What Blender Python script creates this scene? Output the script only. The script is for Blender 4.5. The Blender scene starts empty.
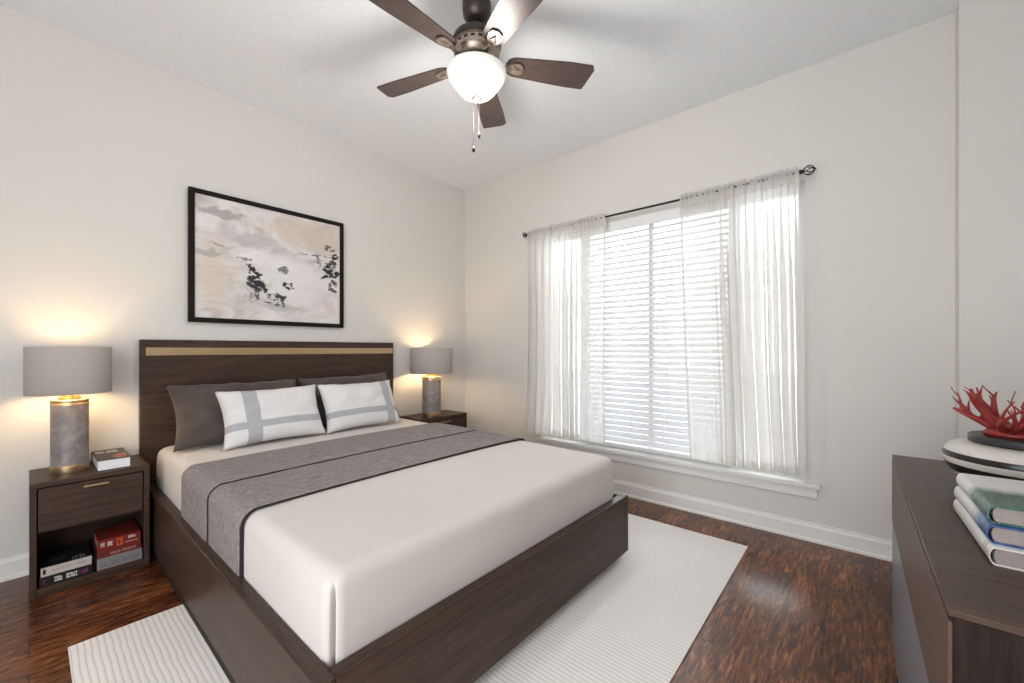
import bpy, bmesh, math, random
from mathutils import Vector, Matrix, noise
random.seed(7)
S = bpy.context.scene
COL = S.collection
PI = math.pi

# ------------------------------------------------------------------ camera
F_PX, HORIZON, CAM_H, YAW = 411.0, 349.3, 1.11, math.radians(40.4)
cam_d = bpy.data.cameras.new('camera'); cam = bpy.data.objects.new('camera', cam_d)
COL.objects.link(cam)
cam.location = (0, 0, CAM_H); cam.rotation_euler = (PI/2, 0, YAW)
cam_d.sensor_width = 36; cam_d.lens = 36*F_PX/1024
cam_d.shift_y = (HORIZON-341.5)/1024
cam_d.clip_start = 0.02
S.camera = cam

# ------------------------------------------------------------------ view + world
S.view_settings.view_transform = 'Standard'; S.view_settings.look = 'None'
S.view_settings.gamma = 1; S.view_settings.use_curve_mapping = False
S.view_settings.exposure = 0.52
w = bpy.data.worlds.new('daylight'); S.world = w; w.use_nodes = True
bg = w.node_tree.nodes['Background']
bg.inputs[0].default_value = (0.96, 0.985, 1.0, 1); bg.inputs[1].default_value = 3.9

# room size
XL, YB, ZC = -3.142, 2.940, 2.757          # headboard wall, window wall, ceiling
XJ, YJ, XR, YN = 0.348, 2.83, 0.59, -1.5  # jog in the right corner, right wall, near wall
WX0, WX1, WZ0, WZ1 = -2.153, -0.253, 0.337, 2.100

def portal(name, loc, rot, sx, sy):
    l = bpy.data.lights.new(name, 'AREA'); l.shape = 'RECTANGLE'; l.size = sx; l.size_y = sy
    l.cycles.is_portal = True
    o = bpy.data.objects.new(name, l); o.location = loc; o.rotation_euler = rot; COL.objects.link(o); return o
def lamp(name, loc, power, color, radius, parent=None):
    l = bpy.data.lights.new(name, 'POINT'); l.energy = power; l.color = color; l.shadow_soft_size = radius
    o = bpy.data.objects.new(name, l); o.location = loc; COL.objects.link(o)
    if parent: o.parent = parent
    return o
portal('window_portal', ((WX0+WX1)/2, YB+.16, (WZ0+WZ1)/2), (-PI/2, 0, 0), WX1-WX0, WZ1-WZ0)
portal('added_opening_portal', (-.3, YN-.13, 1.2), (PI/2, 0, 0), 1.6, 2.4)
portal('added_side_portal', (XR+.13, -1.05, 1.2), (0, PI/2, 0), 2.4, .7)

# ------------------------------------------------------------------ node helpers
class NT:
    def __init__(s, name):
        s.m = bpy.data.materials.new(name); s.m.use_nodes = True
        s.t = s.m.node_tree; s.b = s.t.nodes['Principled BSDF']; s.out = s.t.nodes['Material Output']
    def n(s, typ, **kw):
        x = s.t.nodes.new(typ)
        for k, v in kw.items():
            if k.startswith('i_'): x.inputs[k[2:].replace('_', ' ')].default_value = v
            else: setattr(x, k, v)
        return x
    def L(s, a, b): s.t.links.new(a, b)
    def math(s, op, a, b=None, clamp=False):
        x = s.t.nodes.new('ShaderNodeMath'); x.operation = op; x.use_clamp = clamp
        for i, v in enumerate((a, b)):
            if v is None: continue
            if isinstance(v, (int, float)): x.inputs[i].default_value = v
            else: s.L(v, x.inputs[i])
        return x.outputs[0]
    def mix(s, fac, a, b):
        x = s.t.nodes.new('ShaderNodeMix'); x.data_type = 'RGBA'
        for sock, v in ((x.inputs[0], fac), (x.inputs[6], a), (x.inputs[7], b)):
            if isinstance(v, (int, float)): sock.default_value = v
            elif isinstance(v, tuple): sock.default_value = (*v[:3], 1)
            else: s.L(v, sock)
        return x.outputs[2]
    def ramp(s, fac, stops):
        x = s.t.nodes.new('ShaderNodeValToRGB'); s.L(fac, x.inputs[0])
        e = x.color_ramp.elements
        while len(e) < len(stops): e.new(0.5)
        for el, (p, c) in zip(e, stops): el.position = p; el.color = (*c, 1) if len(c) == 3 else c
        return x.outputs[0]
    def coord(s, kind='Object', scale=(1,1,1), rot=(0,0,0)):
        c = s.n('ShaderNodeTexCoord'); m = s.n('ShaderNodeMapping')
        m.inputs['Scale'].default_value = scale; m.inputs['Rotation'].default_value = rot
        s.L(c.outputs[kind], m.inputs[0]); return m.outputs[0]
    def noise(s, vec, scale=5, detail=4, rough=.55, dist=0):
        x = s.n('ShaderNodeTexNoise'); s.L(vec, x.inputs['Vector'])
        x.inputs['Scale'].default_value = scale; x.inputs['Detail'].default_value = detail
        x.inputs['Roughness'].default_value = rough; x.inputs['Distortion'].default_value = dist
        return x.outputs[0]
    def bump(s, h, strength=.2, dist=.01):
        x = s.n('ShaderNodeBump'); s.L(h, x.inputs['Height'])
        x.inputs['Strength'].default_value = strength; x.inputs['Distance'].default_value = dist
        s.L(x.outputs[0], s.b.inputs['Normal']); return x
    def set(s, **kw):
        for k, v in kw.items():
            k = k.replace('_', ' ')
            if hasattr(v, 'is_output'): s.L(v, s.b.inputs[k])
            else: s.b.inputs[k].default_value = (*v, 1) if isinstance(v, tuple) and len(v) == 3 else v
        return s
def lin(r, g, b):
    f = lambda c: (c/255/12.92) if c/255 <= .04045 else ((c/255+.055)/1.055)**2.4
    return (f(r), f(g), f(b))

def plain(name, col, rough=.6, metal=0., noise_amt=.06, scale=30, bump=0.):
    t = NT(name); v = t.coord()
    n = t.noise(v, scale, 3)
    c2 = tuple(max(0, c*(1-noise_amt*2)) for c in col)
    t.set(Base_Color=t.ramp(n, [(.3, c2), (.7, col)]), Roughness=rough, Metallic=metal)
    if bump: t.bump(n, bump, .004)
    return t.m
def wood(name, dark, light, axis='Y', rough=.4, scale=1.0, spec=.28, streak=1.0, bumpy=.06):
    t = NT(name)
    sc = {'X': (1.2, 22, 22), 'Y': (22, 1.2, 22), 'Z': (22, 22, 1.2)}[axis]
    v = t.coord('Object', tuple(a*scale for a in sc))
    n = t.noise(v, 2.2, 6, .65, .6)
    sc2 = tuple(a*scale*4.5 for a in sc)
    v2 = t.coord('Object', sc2)
    n2 = t.noise(v2, 2.0, 3, .6)
    f = t.math('ADD', t.math('MULTIPLY', n, .65), t.math('MULTIPLY', n2, .35))
    t.set(Base_Color=t.ramp(f, [(.33, dark), (.5, tuple((a+b)/2 for a, b in zip(dark, light))), (.68, light)]), Roughness=rough)
    t.b.inputs['Specular IOR Level'].default_value = spec
    t.bump(f, bumpy, .003)
    return t.m

# walls / ceiling / trim
def wall_mat():
    t = NT('wall_paint'); v = t.coord(); n = t.noise(v, 90, 3, .6)
    t.set(Base_Color=t.ramp(t.noise(v, 1.5, 2), [(.3, (.675, .655, .625)), (.7, (.695, .675, .645))]), Roughness=.75)
    t.bump(n, .10, .003); return t.m
def ceil_mat():
    t = NT('ceiling_texture'); v = t.coord(); n = t.noise(v, 55, 5, .7)
    t.set(Base_Color=t.ramp(n, [(.3, (.84, .87, .91)), (.7, (.89, .92, .95))]), Roughness=.9)
    t.bump(n, .45, .006); return t.m
def floor_mat():
    t = NT('hand_scraped_dark_wood_floor')
    v = t.coord('Object', (1, 1, 1), (0, 0, PI/2))
    br = t.n('ShaderNodeTexBrick'); t.L(v, br.inputs['Vector'])
    br.offset = .37; br.inputs['Scale'].default_value = 1
    br.inputs['Brick Width'].default_value = 1.22; br.inputs['Row Height'].default_value = .127
    br.inputs['Mortar Size'].default_value = .0015; br.inputs['Mortar Smooth'].default_value = .3
    br.inputs['Color1'].default_value = (0, 0, 0, 1); br.inputs['Color2'].default_value = (1, 1, 1, 1)
    br.inputs['Mortar'].default_value = (.5, .5, .5, 1)
    # per plank shift of the grain
    c = t.n('ShaderNodeTexCoord'); add = t.n('ShaderNodeVectorMath', operation='ADD')
    sc = t.n('ShaderNodeVectorMath', operation='SCALE'); sc.inputs[3].default_value = 7.0
    t.L(br.outputs['Color'], sc.inputs[0]); t.L(c.outputs['Object'], add.inputs[0]); t.L(sc.outputs[0], add.inputs[1])
    mp = t.n('ShaderNodeMapping'); mp.inputs['Scale'].default_value = (100, 10.5, 1); t.L(add.outputs[0], mp.inputs[0])
    g = t.noise(mp.outputs[0], 1.0, 6, .7, .5)
    mp2 = t.n('ShaderNodeMapping'); mp2.inputs['Scale'].default_value = (9, 3.0, 1); t.L(add.outputs[0], mp2.inputs[0])
    g2 = t.noise(mp2.outputs[0], 1.0, 4, .6, .4)
    f = t.math('ADD', t.math('MULTIPLY', g, .72), t.math('MULTIPLY', g2, .28))
    f = t.math('ADD', f, t.math('MULTIPLY', t.math('SUBTRACT', br.outputs['Color'], .5), .05))
    col = t.ramp(f, [(.34, (.010, .003, .0015)), (.46, (.080, .023, .008)), (.55, (.19, .064, .022)), (.66, (.40, .16, .06))])
    col = t.mix(br.outputs['Fac'], col, (.012, .006, .004))
    t.set(Base_Color=col, Roughness=.20)
    t.b.inputs['Specular IOR Level'].default_value = .38
    h = t.math('SUBTRACT', f, t.math('MULTIPLY', br.outputs['Fac'], .6))
    t.bump(h, .30, .004)
    return t.m
M = {}
M['wall'] = wall_mat(); M['ceil'] = ceil_mat(); M['floor'] = floor_mat()
M['trim'] = plain('white_trim_paint', (.80, .79, .77), .45, noise_amt=.01)
M['wood'] = wood('dark_walnut_veneer', (.022, .012, .008), (.085, .050, .034), 'Y', .42)
M['woodx'] = wood('dark_walnut_veneer_along_x', (.022, .012, .008), (.080, .047, .032), 'X', .42)
M['wood_shaded'] = wood('shaded_walnut_veneer', (.010, .007, .006), (.040, .027, .021), 'Z', .55, spec=.12)  # same walnut veneer, darkened to paint in shade on the dresser's end
M['woodz'] = wood('brown_wood_vertical_grain', (.085, .048, .036), (.125, .072, .054), 'Z', .45, bumpy=.03)
M['dresser_top'] = wood('dresser_top_wood', (.024, .014, .010), (.098, .060, .041), 'X', .36)
M['grey_lacquer'] = plain('grey_blue_lacquer', (.19, .20, .235), .35, noise_amt=.02)
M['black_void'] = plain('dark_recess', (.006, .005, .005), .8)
M['brass'] = plain('brushed_brass', (.58, .42, .25), .38, 1.0, .05, 60)
M['gold_leaf'] = plain('hammered_gold', (.85, .62, .25), .3, 1.0, .12, 90, .4)
M['black_frame'] = plain('black_frame_wood', (.007, .005, .004), .6); M['black_frame'].node_tree.nodes['Principled BSDF'].inputs['Specular IOR Level'].default_value = .2
M['bronze'] = plain('dark_bronze_metal', (.085, .070, .062), .38, .75, .1, 40)
M['bronze_light'] = plain('brushed_nickel_bronze', (.42, .34, .29), .3, .85, .1, 40)
M['black_metal'] = plain('black_metal', (.012, .011, .011), .4, .3)
M['blind'] = plain('white_blind_slat', (.80, .80, .81), .45, noise_amt=.01)
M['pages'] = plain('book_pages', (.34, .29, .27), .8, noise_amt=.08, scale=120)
M['pages_white'] = plain('white_book_pages', (.80, .80, .84), .7, noise_amt=.04, scale=120)

def sheet_cloth(name, col, rough=.85, weave=420, b=.05, broad=.05):
    t = NT(name); v = t.coord(); n = t.noise(v, weave, 2); n2 = t.noise(v, 3.0, 3)
    c2 = tuple(c*(1-broad) for c in col)
    t.set(Base_Color=t.ramp(n2, [(.3, c2), (.7, col)]), Roughness=rough)
    t.b.inputs['Sheen Weight'].default_value = .15
    h = t.math('ADD', t.math('MULTIPLY', n, .3), n2)
    t.bump(h, b, .01); return t.m
M['coverlet'] = sheet_cloth('white_coverlet_cloth', (.62, .575, .545))
M['grey_pillow'] = sheet_cloth('grey_velvet', (.078, .060, .050), .8, 500, .12, .2)

def knit():
    t = NT('grey_knit_throw')
    v = t.coord('UV', (1, 1, 1))
    wv = t.n('ShaderNodeTexWave', wave_type='BANDS', bands_direction='X')
    t.L(v, wv.inputs['Vector']); wv.inputs['Scale'].default_value = 38; wv.inputs['Distortion'].default_value = .6
    wv.inputs['Detail'].default_value = 2
    vs = t.coord('UV', (110, 14, 1)); n = t.noise(vs, 1.3, 4, .7)
    vs2 = t.coord('UV', (30, 160, 1)); n2 = t.noise(vs2, 1.0, 2, .6)
    f = t.math('ADD', t.math('MULTIPLY', n, .62), t.math('MULTIPLY', wv.outputs[0], .26))
    f = t.math('ADD', f, t.math('MULTIPLY', n2, .18))
    t.set(Base_Color=t.ramp(f, [(.38, (.060, .052, .054)), (.5, (.18, .160, .161)), (.62, (.40, .355, .35))]), Roughness=.95)
    t.bump(f, .6, .006); return t.m
M['knit'] = knit()
M['knit_shade'] = plain('dark_throw_shade', (.018, .014, .016), .95)  # near-black colour for shade painted onto the throw

def rug_mat():
    t = NT('cream_ribbed_rug'); c = t.n('ShaderNodeTexCoord'); sp = t.n('ShaderNodeSeparateXYZ')
    t.L(c.outputs['Object'], sp.inputs[0])
    wob = t.noise(t.coord('Object', (6, 6, 1)), 1.5, 3)
    y = t.math('ADD', sp.outputs[1], t.math('MULTIPLY', wob, .010))
    s_ = t.math('SINE', t.math('MULTIPLY', y, 2*PI/.0178))
    r = t.math('POWER', t.math('ADD', t.math('MULTIPLY', s_, .5), .5), .4)
    fine = t.noise(t.coord('Object', (60, 300, 1)), 1.0, 3)
    f = t.math('ADD', t.math('MULTIPLY', r, .8), t.math('MULTIPLY', fine, .25))
    t.set(Base_Color=t.ramp(f, [(.0, (.46, .42, .385)), (.45, (.79, .755, .73)), (1, (.88, .855, .83))]), Roughness=.95)
    t.bump(f, .22, .003); return t.m
M['rug'] = rug_mat()

def sheer(name, transp, col=(.88, .86, .83)):
    t = NT(name); nt = t.t
    v = t.coord('UV', (1, 1, 1)); n = t.noise(t.coord('UV', (700, 500, 1)), 1.0, 2)
    n3 = t.noise(t.coord('UV', (6, 90, 1)), 1.0, 3)
    d = t.n('ShaderNodeBsdfDiffuse'); tr = t.n('ShaderNodeBsdfTranslucent'); tp = t.n('ShaderNodeBsdfTransparent')
    d.inputs[0].default_value = (*col, 1); tr.inputs[0].default_value = (*col, 1); tp.inputs[0].default_value = (1, 1, 1, 1)
    m1 = t.n('ShaderNodeMixShader'); m1.inputs[0].default_value = .5
    t.L(d.outputs[0], m1.inputs[1]); t.L(tr.outputs[0], m1.inputs[2])
    m2 = t.n('ShaderNodeMixShader')
    fac = t.math('ADD', t.math('MULTIPLY', n3, .12), transp-.06)
    t.L(fac, m2.inputs[0]); t.L(m1.outputs[0], m2.inputs[1]); t.L(tp.outputs[0], m2.inputs[2])
    t.L(m2.outputs[0], t.out.inputs[0]); return t.m
M['sheer'] = sheer('white_sheer_voile', .22)
M['sheer_dense'] = sheer('white_sheer_double_layer', .07, (.82, .80, .77))

def art_mat():
    t = NT('abstract_canvas')
    uv = t.coord('UV')
    sp = t.n('ShaderNodeSeparateXYZ'); t.L(uv, sp.inputs[0])
    rag = t.n('ShaderNodeTexNoise'); t.L(uv, rag.inputs['Vector']); rag.inputs['Scale'].default_value = 9; rag.inputs['Detail'].default_value = 6; rag.inputs['Roughness'].default_value = .7
    rs = t.n('ShaderNodeSeparateColor'); t.L(rag.outputs[1], rs.inputs[0])
    U = t.math('ADD', sp.outputs[0], t.math('MULTIPLY', t.math('SUBTRACT', rs.outputs[0], .5), .22))
    V = t.math('ADD', sp.outputs[1], t.math('MULTIPLY', t.math('SUBTRACT', rs.outputs[1], .5), .16))
    def blob(u, v, ru, rv, soft=.3):
        a = t.math('POWER', t.math('DIVIDE', t.math('ABSOLUTE', t.math('SUBTRACT', U, u)), ru), 2)
        b = t.math('POWER', t.math('DIVIDE', t.math('ABSOLUTE', t.math('SUBTRACT', V, v)), rv), 2)
        return t.math('DIVIDE', t.math('SUBTRACT', 1.0, t.math('ADD', a, b)), soft, clamp=True)
    n = t.noise(t.coord('UV', (1, 1.6, 1)), 3.6, 8, .7, .8)
    col = t.ramp(n, [(.34, (.47, .43, .42)), (.48, (.68, .64, .62)), (.64, (.80, .78, .78))])
    broad = [(.10, .36, .14, .38, 1.0, (.64, .53, .44), .7), (.62, .86, .22, .16, .8, (.62, .51, .42), .75),
             (.86, .84, .20, .18, .7, (.60, .49, .40), .8), (.16, .88, .14, .05, .5, (.36, .33, .34), .8),
             (.36, .70, .16, .08, .7, (.47, .44, .45), .7), (.20, .72, .10, .10, .9, (.52, .48, .48), .5),
             (.62, .42, .20, .28, .9, (.78, .76, .78), .8), (.80, .30, .18, .25, .9, (.74, .70, .70), .7),
             (.07, .54, .08, .03, .4, (.40, .40, .38), .8), (.55, .12, .12, .05, .9, (.42, .42, .46), .6),
             (.30, .13, .14, .08, .9, (.55, .49, .46), .6), (.92, .15, .06, .09, .9, (.66, .54, .50), .7)]
    for u, v, ru, rv, s_, c, a in broad:
        col = t.mix(t.math('MULTIPLY', blob(u, v, ru, rv, s_), a), col, c)
    fine = t.n('ShaderNodeTexNoise'); t.L(uv, fine.inputs['Vector']); fine.inputs['Scale'].default_value = 26; fine.inputs['Detail'].default_value = 4
    keep = t.math('MULTIPLY', t.math('SUBTRACT', fine.outputs[0], .40), 12, clamp=True)
    for u, v, ru, rv, a in [(.365, .34, .068, .085, 1), (.345, .45, .040, .04, 1), (.40, .30, .03, .06, 1), (.375, .22, .018, .06, .9), (.33, .21, .020, .07, .45),
                            (.50, .235, .075, .035, .95), (.545, .20, .022, .06, .9), (.575, .33, .038, .030, 1), (.555, .47, .035, .045, .75), (.46, .16, .06, .012, .8), (.52, .14, .05, .02, .7),
                            (.90, .555, .050, .050, 1), (.955, .65, .040, .065, 1), (.885, .465, .045, .032, 1), (.95, .50, .035, .045, 1),
                            (.955, .38, .035, .075, .9), (.91, .76, .045, .028, .8), (.80, .655, .15, .008, .9), (.81, .61, .022, .05, .6), (.93, .60, .06, .03, .8),
                            (.31, .53, .06, .008, .7), (.15, .60, .05, .008, .6)]:
        col = t.mix(t.math('MULTIPLY', t.math('MULTIPLY', blob(u, v, ru, rv, .25), keep), a), col, (.012, .012, .02))
    t.set(Base_Color=col, Roughness=.6)
    imp = t.noise(uv, 14, 8, .75, .8)
    t.bump(imp, .5, .006); return t.m
M['art'] = art_mat()

def stripe_pillow(name, u0, u1):
    t = NT(name); uv = t.coord('UV'); sp = t.n('ShaderNodeSeparateXYZ'); t.L(uv, sp.inputs[0])
    def band(x, a, b):
        return t.math('MULTIPLY', t.math('GREATER_THAN', x, a), t.math('LESS_THAN', x, b))
    m = t.math('MAXIMUM', band(sp.outputs[0], u0, u1), band(sp.outputs[1], .25, .37))
    n = t.noise(t.coord('Object'), 400, 2)
    t.set(Base_Color=t.mix(m, (.70, .685, .69), (.40, .40, .43)), Roughness=.85)
    t.bump(n, .08, .004); return t.m
M['white_pillow_l'] = stripe_pillow('white_cotton_grey_bands_left', .20, .335)
M['white_pillow_r'] = stripe_pillow('white_cotton_grey_bands_right', .78, .90)

def concrete():
    t = NT('mottled_grey_lamp_stone'); v = t.coord(); n = t.noise(v, 16, 6, .65, .4); n2 = t.noise(t.coord('Object', (60, 60, 60)), 3, 3)
    t.set(Base_Color=t.ramp(n, [(.3, (.16, .145, .15)), (.5, (.25, .225, .22)), (.7, (.36, .32, .29))]), Roughness=.55, Metallic=.25)
    t.bump(n2, .25, .003); return t.m
M['stone'] = concrete()
def shade_mat():
    t = NT('grey_linen_shade'); n = t.noise(t.coord('Object', (200, 200, 30)), 2, 2)
    t.set(Base_Color=t.ramp(n, [(.3, (.40, .36, .335)), (.7, (.44, .40, .37))]), Roughness=.85); t.bump(n, .1, .002); return t.m
M['shade'] = shade_mat()
M['shade_in'] = plain('shade_white_lining', (.8, .78, .72), .7, noise_amt=.01)
def emis(name, col, s):
    t = NT(name); t.set(Base_Color=(.8, .8, .8)); t.b.inputs['Emission Color'].default_value = (*col, 1); t.b.inputs['Emission Strength'].default_value = s; return t.m
M['bulb'] = emis('warm_bulb_glass', (1, .78, .48), 9)
def bowl_mat():
    t = NT('frosted_alabaster_glass_lit'); n = t.noise(t.coord('Object'), 9, 5, .6, 1.5)
    c = t.ramp(n, [(.3, (1, .93, .80)), (.7, (1, .99, .95))])
    t.set(Base_Color=(.85, .83, .78), Roughness=.25); t.L(c, t.b.inputs['Emission Color']); t.b.inputs['Emission Strength'].default_value = .15
    return t.m
M['bowl'] = bowl_mat()
def blade_mat():
    t = NT('fan_blade_walnut'); n = t.noise(t.coord('UV', (3, 40, 1)), 1.6, 5, .65, .4)
    t.set(Base_Color=t.ramp(n, [(.3, (.038, .025, .022)), (.7, (.090, .060, .051))]), Roughness=.33); return t.m
M['blade'] = blade_mat()
M['coral'] = plain('red_coral', (.30, .022, .020), .5, noise_amt=.15, scale=40, bump=.5)
def vase_mat():
    t = NT('white_and_black_banded_ceramic'); c = t.n('ShaderNodeTexCoord'); sp = t.n('ShaderNodeSeparateXYZ'); t.L(c.outputs['Object'], sp.inputs[0])
    z = t.math('ADD', sp.outputs[2], t.math('MULTIPLY', t.math('SUBTRACT', t.noise(c.outputs['Object'], 6, 2), .5), .004))
    m = None
    for a, b in ((-.001, .040), (.056, .080), (.097, .113)):
        q = t.math('MULTIPLY', t.math('GREATER_THAN', z, a), t.math('LESS_THAN', z, b))
        m = q if m is None else t.math('MAXIMUM', m, q)
    t.set(Base_Color=t.mix(m, (.60, .57, .53), (.016, .013, .013)), Roughness=.28)
    t.bump(t.noise(c.outputs['Object'], 60, 3), .12, .003); return t.m
M['vase'] = vase_mat()
M['charcoal'] = plain('charcoal_ceramic_rim', (.035, .035, .037), .4)

# ------------------------------------------------------------------ mesh helpers
def setp(o, label=None, cat=None, group=None, kind=None):
    if label: o['label'] = label
    if cat: o['category'] = cat
    if group: o['group'] = group
    if kind: o['kind'] = kind
    return o
def obj(name, bm, mats, parent=None, smooth=False, auto=None):
    me = bpy.data.meshes.new(name); bmesh.ops.recalc_face_normals(bm, faces=bm.faces); bm.to_mesh(me); bm.free()
    if not isinstance(mats, (list, tuple)): mats = [mats]
    for m in mats: me.materials.append(m)
    if smooth:
        for p in me.polygons: p.use_smooth = True
        if auto is not None: me.set_sharp_from_angle(angle=math.radians(auto))
    o = bpy.data.objects.new(name, me); COL.objects.link(o)
    if parent: o.parent = parent
    return o
def thing(name, label, cat, loc=(0,0,0), rz=0, group=None):
    o = bpy.data.objects.new(name, None); COL.objects.link(o); o.empty_display_size = .1
    o.location = loc; o.rotation_euler = (0, 0, rz); return setp(o, label, cat, group)
def box(bm, x0, x1, y0, y1, z0, z1, bev=0, mat=0, seg=2):
    r = bmesh.ops.create_cube(bm, size=1)
    vs = r['verts']
    for v in vs: v.co = Vector(((x0+x1)/2+v.co.x*(x1-x0), (y0+y1)/2+v.co.y*(y1-y0), (z0+z1)/2+v.co.z*(z1-z0)))
    fs = list({f for v in vs for f in v.link_faces})
    for f in fs: f.material_index = mat
    if bev:
        es = list({e for v in vs for e in v.link_edges})
        rr = bmesh.ops.bevel(bm, geom=es, offset=bev, segments=seg, affect='EDGES', profile=.5)
        for f in rr['faces']: f.material_index = mat
    return bm
def B(*a, **k): return box(bmesh.new(), *a, **k)
def lathe(bm, prof, n=48, c=(0,0,0), mat=0, caps=True):
    rings = []
    for r, z in prof:
        if r < 1e-6: rings.append([bm.verts.new((c[0], c[1], c[2]+z))])
        else: rings.append([bm.verts.new((c[0]+r*math.cos(2*PI*i/n), c[1]+r*math.sin(2*PI*i/n), c[2]+z)) for i in range(n)])
    for a, b in zip(rings, rings[1:]):
        for i in range(n):
            j = (i+1) % n
            if len(a) == 1 and len(b) == 1: continue
            if len(a) == 1: f = bm.faces.new((a[0], b[j], b[i]))
            elif len(b) == 1: f = bm.faces.new((a[i], a[j], b[0]))
            else: f = bm.faces.new((a[i], a[j], b[j], b[i]))
            f.material_index = mat
    if caps:
        for r in (rings[0], rings[-1]):
            if len(r) > 1:
                f = bm.faces.new(r); f.material_index = mat
    return bm
def tube(bm, pts, rad, n=8, mat=0, caps=True):
    pts = [Vector(p) for p in pts]; rings = []
    if not isinstance(rad, (list, tuple)): rad = [rad]*len(pts)
    prev = None
    for i, p in enumerate(pts):
        d = (pts[min(i+1, len(pts)-1)]-pts[max(i-1, 0)]).normalized()
        if prev is None:
            a = d.orthogonal().normalized()
        else:
            a = (prev - d*prev.dot(d)).normalized()
        prev = a; b = d.cross(a)
        rings.append([bm.verts.new(p+(a*math.cos(2*PI*k/n)+b*math.sin(2*PI*k/n))*rad[i]) for k in range(n)])
    for a, b in zip(rings, rings[1:]):
        for k in range(n):
            f = bm.faces.new((a[k], a[(k+1) % n], b[(k+1) % n], b[k])); f.material_index = mat
    if caps:
        for r in (rings[0], rings[-1]):
            f = bm.faces.new(r); f.material_index = mat
    return bm
def grid(bm, fn, nu, nv, mat=0, uvs=True):
    uvl = bm.loops.layers.uv.verify()
    g = [[bm.verts.new(fn(i/nu, j/nv)) for j in range(nv+1)] for i in range(nu+1)]
    for i in range(nu):
        for j in range(nv):
            f = bm.faces.new((g[i][j], g[i+1][j], g[i+1][j+1], g[i][j+1])); f.material_index = mat
            for lp, (a, b) in zip(f.loops, ((i, j), (i+1, j), (i+1, j+1), (i, j+1))):
                lp[uvl].uv = (a/nu, b/nv)
    return g

# ------------------------------------------------------------------ room shell
def struct(name, bm, m, parent=None, **k):
    o = obj(name, bm, m, parent, **k)
    o['kind'] = 'structure'; return o
struct('floor', B(XL-.1, XR+.1, YN-.12, YB+.1, -.1, 0), M['floor'])
struct('ceiling', B(XL-.1, XR+.1, YN-.12, YB+.1, ZC, ZC+.1), M['ceil'])
struct('wall_left', B(XL-.12, XL, YN-.12, YB+.12, 0, ZC), M['wall'])
bm = bmesh.new()
box(bm, XL, WX0, YB, YB+.12, 0, ZC); box(bm, WX1, XJ, YB, YB+.12, 0, ZC)
box(bm, WX0, WX1, YB, YB+.12, WZ1, ZC); box(bm, WX0, WX1, YB, YB+.12, 0, WZ0-.03)
struct('wall_back', bm, M['wall'])
struct('wall_corner_jog', B(XJ, XR+.12, YJ, YB+.12, 0, ZC), M['wall'])
bm = bmesh.new()                                     # right wall; a second unseen opening is added here for fill daylight
box(bm, XR, XR+.12, -.7, YJ, 0, ZC); box(bm, XR, XR+.12, YN-.12, -1.4, 0, ZC); box(bm, XR, XR+.12, -1.4, -.7, 2.4, ZC)
struct('wall_right', bm, M['wall'])
bm = bmesh.new()                                     # near wall; unseen opening added behind the camera to brighten the room
box(bm, XL, -1.1, YN-.12, YN, 0, ZC); box(bm, .5, XR, YN-.12, YN, 0, ZC); box(bm, -1.1, .5, YN-.12, YN, 2.4, ZC)
struct('wall_front', bm, M['wall'])
def baseboard(name, x0, y0, x1, y1, nx, ny, h=.105, t=.014):
    bm = bmesh.new()
    prof = [(0, 0), (t+.008, 0), (t+.008, .012), (t+.002, .018), (t, .02), (t, h-.022), (t*.55, h-.010), (t*.5, h), (0, h)]
    A = [bm.verts.new((x0+nx*a, y0+ny*a, z)) for a, z in prof]; Bv = [bm.verts.new((x1+nx*a, y1+ny*a, z)) for a, z in prof]
    n = len(prof)
    for i in range(n): bm.faces.new((A[i], A[(i+1) % n], Bv[(i+1) % n], Bv[i]))
    bm.faces.new(A); bm.faces.new(Bv)
    struct(name, bm, M['trim'])
baseboard('baseboard_back', XL+.022, YB, XJ, YB, 0, -1)
baseboard('baseboard_left', XL, YN, XL, YB, 1, 0)
baseboard('baseboard_jog', XJ, YJ, XJ, YB-.022, -1, 0)
baseboard('baseboard_right', XR, -.7, XR, YJ, -1, 0)

# window: frame, mullions, meeting rails, glass
bm = bmesh.new(); fy0, fy1 = YB+.065, YB+.115
box(bm, WX0, WX0+.04, fy0, fy1, WZ0, WZ1); box(bm, WX1-.04, WX1, fy0, fy1, WZ0, WZ1)
box(bm, WX0+.04, WX1-.04, fy0, fy1, WZ0, WZ0+.022); box(bm, WX0+.04, WX1-.04, fy0, fy1, WZ1-.045, WZ1)
for x in (-1.765, -.64): box(bm, x-.035, x+.035, fy0, fy1, WZ0+.045, WZ1-.045)
box(bm, -1.215, -1.185, fy0, fy1, WZ0+.045, WZ1-.045)
wf = struct('window_1', bm, M['trim'])
t = NT('window_glass'); tp = t.n('ShaderNodeBsdfTransparent'); gl = t.n('ShaderNodeBsdfGlossy'); gl.inputs['Roughness'].default_value = .02
fr = t.n('ShaderNodeFresnel'); fr.inputs[0].default_value = 1.45; mx = t.n('ShaderNodeMixShader')
tp.inputs[0].default_value = (.95, .97, .97, 1)
t.L(fr.outputs[0], mx.inputs[0]); t.L(tp.outputs[0], mx.inputs[1]); t.L(gl.outputs[0], mx.inputs[2]); t.L(mx.outputs[0], t.out.inputs[0])
bm = bmesh.new(); box(bm, WX0+.04, WX1-.04, YB+.092, YB+.097, WZ0+.045, WZ1-.045)
obj('glass_pane', bm, t.m, wf)
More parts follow.
